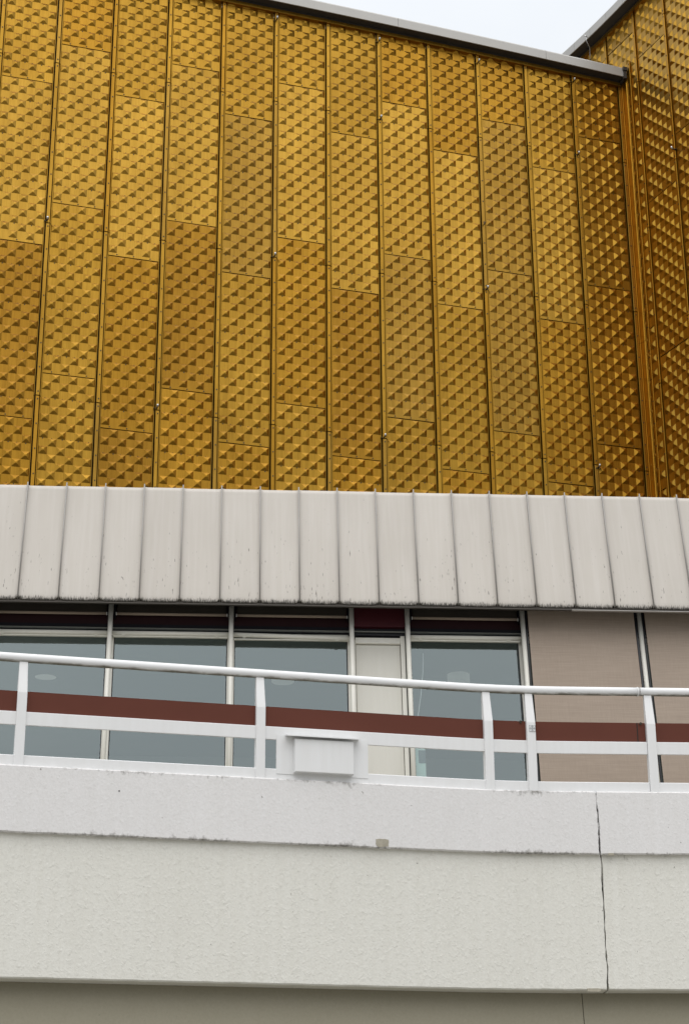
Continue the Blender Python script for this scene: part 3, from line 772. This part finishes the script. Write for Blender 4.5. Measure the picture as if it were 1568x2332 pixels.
# balcony floor
b = MB(); N_ = 40; f0 = []; f1 = []
for i in range(N_ + 1):
    p, nn = E(sL + (sR - sL) * i / N_); f0.append(p - nn * (-.12)); 
zfl = zTop - .10
for i in range(N_):
    p, q = f0[i], f0[i + 1]; r1 = q + hN * 3.2; r0 = p + hN * 3.2
    b.face([(p.x, p.y, zfl), (q.x, q.y, zfl), (r1.x, r1.y, zfl), (r0.x, r0.y, zfl)])
    b.face([(p.x, p.y, zWb + .06), (q.x, q.y, zWb + .06), (r1.x, r1.y, zWb + .06), (r0.x, r0.y, zWb + .06)])
o = b.build('balcony_floor', M['under']); struct(o)
# chipped patches
def patch(name, px, rxp, rzp, off, label, n=14, mat='rust'):
    u = plan(*px); s = S(u); z = zpx(px, off); b = MB(); ring = []; ring2 = []
    for k in range(n):
        a = 2 * math.pi * (k + .5) / n; f = 1 + random.uniform(-.10, .08)
        f = min(f / max(abs(math.cos(a)), abs(math.sin(a))), 1.3) * .88
        p, nn = E(s + rxp * f * math.cos(a)); z2 = max(z + rzp * f * math.sin(a), z - rzp)
        q = p - nn * (off + .003); ring.append((q.x, q.y, z2)); q = p - nn * (off - .01); ring2.append((q.x, q.y, z2))
    b.face(ring)
    for k in range(n): b.face([ring[k], ring[(k + 1) % n], ring2[(k + 1) % n], ring2[k]])
    return b.build(name, M[mat])
tag(patch('spalled_patch', (867, 1919), .064, .040, LOFF, ''), 'small spalled patch of bare concrete at the ledge foot', 'patch')
tag(patch('spalled_patch', (1352, 2254), .07, .016, WOFF, ''), 'broken lower corner of the parapet beside the cracked joint', 'patch')
tag(patch('spalled_patch', (1388, 1945), .03, .012, LOFF, ''), 'crumbled ledge corner just beyond the cracked joint', 'patch')
tag(patch('drill_hole', (270.5, 1801), .007, .007, LOFF, '', 8, 'dark'), 'single dark drill hole in the white ledge', 'hole')

# leaning grey wall below the parapet
UW = Frame(hit((784, 2262), A0 + Vector((-dirL.y, dirL.x, 0)) * .30, Vector((-dirL.y, dirL.x, 0))), 15.3, 80.0)
def under(s0, s1, lab, ja, jb):
    b = []
    n = max(2, int((s1 - s0) / .2)); verts = []; dirt = []; faces = []
    zs = [zWb + .025, zWb - .05, zWb - .2, zWb - .4, zWb - 1.0, zWb - 2.2, -0.02]
    for i in range(n + 1):
        s = s0 + (s1 - s0) * i / n
        for z in zs:
            ss = s
            if (i == 0 and ja) or (i == n and jb): ss += .004 * noise.noise(Vector((z * 9, 0, 2)))
            p, nn = E(ss); q = p + nn * (.215 + (z - zWb) / math.tan(R(80))); verts.append((q.x, q.y, z))
    L = len(zs)
    for i in range(n):
        for k in range(L - 1): faces.append((i*L+k, (i+1)*L+k, (i+1)*L+k+1, i*L+k+1))
    off = len(verts); verts2 = [(x + hN.x * .3, y + hN.y * .3, z) for x, y, z in verts]; verts += verts2
    for i in (0, n):
        for k in range(L - 1): faces.append((i*L+k, i*L+k+1, off+i*L+k+1, off+i*L+k))
    me = bpy.data.meshes.new('lower_facade'); me.from_pydata(verts, [], faces); me.materials.append(M['under'])
    bm = bmesh.new(); bm.from_mesh(me); bmesh.ops.recalc_face_normals(bm, faces=bm.faces); bm.to_mesh(me); bm.free()
    return tag(link('lower_facade', me), lab, 'wall')
sU = S(plan(1326, 2290)); 
pU = hit((1324, 2280), E(sU)[0] + E(sU)[1] * .215, E(sU)[1]); sU = S(pU)
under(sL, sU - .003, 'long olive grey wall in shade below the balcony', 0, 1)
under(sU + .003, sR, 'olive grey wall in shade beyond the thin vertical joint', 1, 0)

# ------------------------------------------------------------------ railings
HR = zpx((300, 1514.7), 0)      # handrail axis (before set-back)
zb1, zb0 = zpx((300, 1589.5), -.03), zpx((300, 1637.6), -.03)
zr1, zr0 = zb0 + .004, zpx((300, 1664.6), -.005)
zk1 = zpx((300, 1732.6), -.005)
BACK = 0.055
HR = zpx((300, 1514.7), -BACK)
sG = S(plan(1456.5, 1570))
posts = [(42, 1745), (592, 1771), (1115, 1800), (1213, 1801), (1490, 1802)]
ps = [S(plan(*p)) for p in posts]
gapL = ps[1] - ps[0]
psL = [ps[0] - gapL] + ps[:4]; psR = [ps[4], ps[4] + gapL]
def railing(label, s0, s1, plist, cap0, cap1, lo0=None, lo1=None):
    t = thing('railing', label, 'railing')
    # handrail
    n = max(4, int((s1 - s0) / .15)); b = MB(); pts = []
    for i in range(n + 1):
        p, nn = E(s0 + (s1 - s0) * i / n); q = p + nn * BACK; pts.append(Vector((q.x, q.y, HR)))
    b.tube(pts, 0.040, 16)
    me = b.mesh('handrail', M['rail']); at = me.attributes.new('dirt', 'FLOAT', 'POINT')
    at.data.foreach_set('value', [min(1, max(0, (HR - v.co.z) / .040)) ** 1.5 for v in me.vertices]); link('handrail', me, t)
    if cap1:
        p, nn = E(s1); b = MB(); p = p + nn * BACK; tn = Vector((nn.y, -nn.x, 0)); c0 = Vector((p.x, p.y, HR))
        b.tube([c0 - tn * .018, c0 - tn * .006], .044, 16); b.build('end_ring', M['white'], t)
    # posts: flat lower shaft, upper part leaning back to the handrail
    cuts = [s0 if lo0 is None else lo0] + [x for x in plist] + [s1 if lo1 is None else lo1]
    for s in plist:
        p, nn = E(s); tn = Vector((nn.y, -nn.x, 0))
        mm = Matrix.Translation((p.x, p.y, 0)) @ Matrix((tn, nn, Vector((0, 0, 1)))).transposed().to_4x4()
        b = MB(); w = 0.041; zk = zb1 - .02
        prof = [(0.0, zTop - .03), (0.0, zk), (BACK - .012, HR - .020), (BACK + .030, HR - .030), (0.062, zk), (0.062, zTop - .03)]
        prof = [(y - .018, z) for y, z in prof[:2]] + prof[2:]
        wd_ = [w, w, w * .86, w * .86, w, w]
        L = len(prof)
        for k in range(L):
            l = (k + 1) % L
            b.face([(-wd_[k], *prof[k]), (wd_[k], *prof[k]), (wd_[l], *prof[l]), (-wd_[l], *prof[l])])
        for q in ((0, 1, 4, 5), (1, 2, 3, 4)):
            for sg in (-1, 1): b.face([(sg * wd_[k], *prof[k]) for k in q])
        o = b.build('post', M['white'], t, mm)
        bev = o.modifiers.new('bevel', 'BEVEL'); bev.width = .005; bev.segments = 2; bev.limit_method = 'ANGLE'
    # red board pieces, white rail and kerb strips between posts
    for a, c in zip(cuts[:-1], cuts[1:]):
        e = .002
        edge_solid('red_board', M['brown'], a + e, c - e, [(-.030, zb0), (-.030, zb1), (-.052, zb1), (-.052, zb0)], t, step=.12)
    for a, c in zip(cuts[:-1], cuts[1:]):
        a2 = a + .040 if a in plist else a; c2 = c - .040 if c in plist else c
        if c2 <= a2: continue
        edge_solid('flat_rail', M['white'], a2, c2, [(-.002, zr0), (-.002, zr1 - .006), (-.008, zr1), (-.029, zr1), (-.029, zr0)], t, step=.12)
        edge_solid('kerb_strip', M['white'], a2, c2, [(-.002, zTop - .012), (-.002, zk1 - .006), (-.008, zk1), (-.05, zk1), (-.05, zTop - .012)], t, step=.12)
    return t
r1 = railing('white tube railing with red band that bends along the long parapet', sL, sG - .004, psL, False, True, None, ps[4] - .044)
r2 = railing('white tube railing with red band beyond the sleeve joint of the handrail', sG + .006, sR, psR, False, False, ps[4] - .0405, None)
# small fittings on the red board
def onE(px, off): 
    s = S(plan(*px)); p, nn = E(s); return hit(px, p - nn * off, nn), nn
for px in ((1184, 1644), (1457, 1648)):
    p, nn = onE(px, -.03); b = MB(); b.tube([(0, .004, 0), (0, -.012, 0)], .012, 10); b.build('bolt', M['screw'], r1, T(*p))
p, nn = onE((1450, 1668), -.03); h = (zb1 - zb0) / 2
b = MB(); b.box((-.004, -.003, -h), (.004, .004, h)); b.build('board_joint', M['dark'], r1, T(p.x, p.y, (zb0 + zb1) / 2))
# survey target printed on one post
p, nn = onE((1211, 1658.5), .022); tn = Vector((nn.y, -nn.x, 0))
mm = Matrix.Translation(p) @ Matrix((tn, nn, Vector((0, 0, 1)))).transposed().to_4x4()
b = MB(); a = .029
b.box((-a, .0005, -a), (a, .006, a), 0)
for rr in (.022, .012):
    n = 24
    for k in range(n):
        q0, q1 = 2 * math.pi * k / n, 2 * math.pi * (k + 1) / n
        b.face([(r_ * math.cos(q), -.0008, r_ * math.sin(q)) for r_, q in ((rr - .0022, q0), (rr, q0), (rr, q1), (rr - .0022, q1))], 1)
for x0, x1, z0, z1 in ((-.026, .026, -.001, .001), (-.001, .001, -.026, .026), (-a, a, a - .002, a), (-a, a, -a, -a + .002), (-a, -a + .002, -a, a), (a - .002, a, -a, a)):
    b.face([(x0, -.0014, z0), (x1, -.0014, z0), (x1, -.0014, z1), (x0, -.0014, z1)], 1)
o = b.build('survey_target', [M['white'], M['greyp']], None, mm, fix=False); tag(o, 'small square survey target with rings and cross on a railing post', 'sticker')

# ------------------------------------------------------------------ white junction box on the railing
p, nn = onE((738, 1770), .0); tn = Vector((nn.y, -nn.x, 0))
Jf = Frame(p, math.degrees(math.atan2(tn.y, tn.x)))
jb = thing('junction_box', 'white sheet metal box with overhanging lid fixed to the railing', 'box', Jf.m)
def JB(px0, px1, w): 
    a = Jf.uv(px0, w); c = Jf.uv(px1, w); return a[0], a[1], c[0], c[1]
x0, z1, x1, z0 = JB((630, 1664), (838, 1771), .004)
zc0 = Jf.uv((630, 1764), .004)[1]
b = MB(); b.box((x0, -.004, min(z0, zc0) + .01), (x1, .02, z1 - .035)); b.build('back_plate', M['white'], jb)
x0, z1, x1, z0 = JB((672, 1681), (806, 1764), .075)
b = MB(); b.bbox((x0, -.075, z0), (x1, -.004, z1), .006); b.build('case', M['white'], jb)
x0, z1, x1, z0 = JB((655, 1672), (822, 1682), .10)
b = MB(); b.face([(x0, -.105, z1 - .012), (x1, -.105, z1 - .012), (x1, -.002, z1 + .012), (x0, -.002, z1 + .012)])
b.face([(x0, -.105, z1 - .004), (x1, -.105, z1 - .004), (x1, -.002, z1 + .020), (x0, -.002, z1 + .020)])
b.face([(x0, -.105, z1 - .012), (x1, -.105, z1 - .012), (x1, -.105, z1 - .004), (x0, -.105, z1 - .004)])
for xx in (x0, x1): b.face([(xx, -.105, z1 - .012), (xx, -.002, z1 + .012), (xx, -.002, z1 + .020), (xx, -.105, z1 - .004)])
b.build('lid', M['white'], jb)
print('pitch', CP, 'CL', CL, 'zTop', zTop, 'zLb', zLb, 'zWb', zWb, 'HR', HR, 'MU', [round(x, 2) for x in MU], 'K', K, 'su', su[:2])
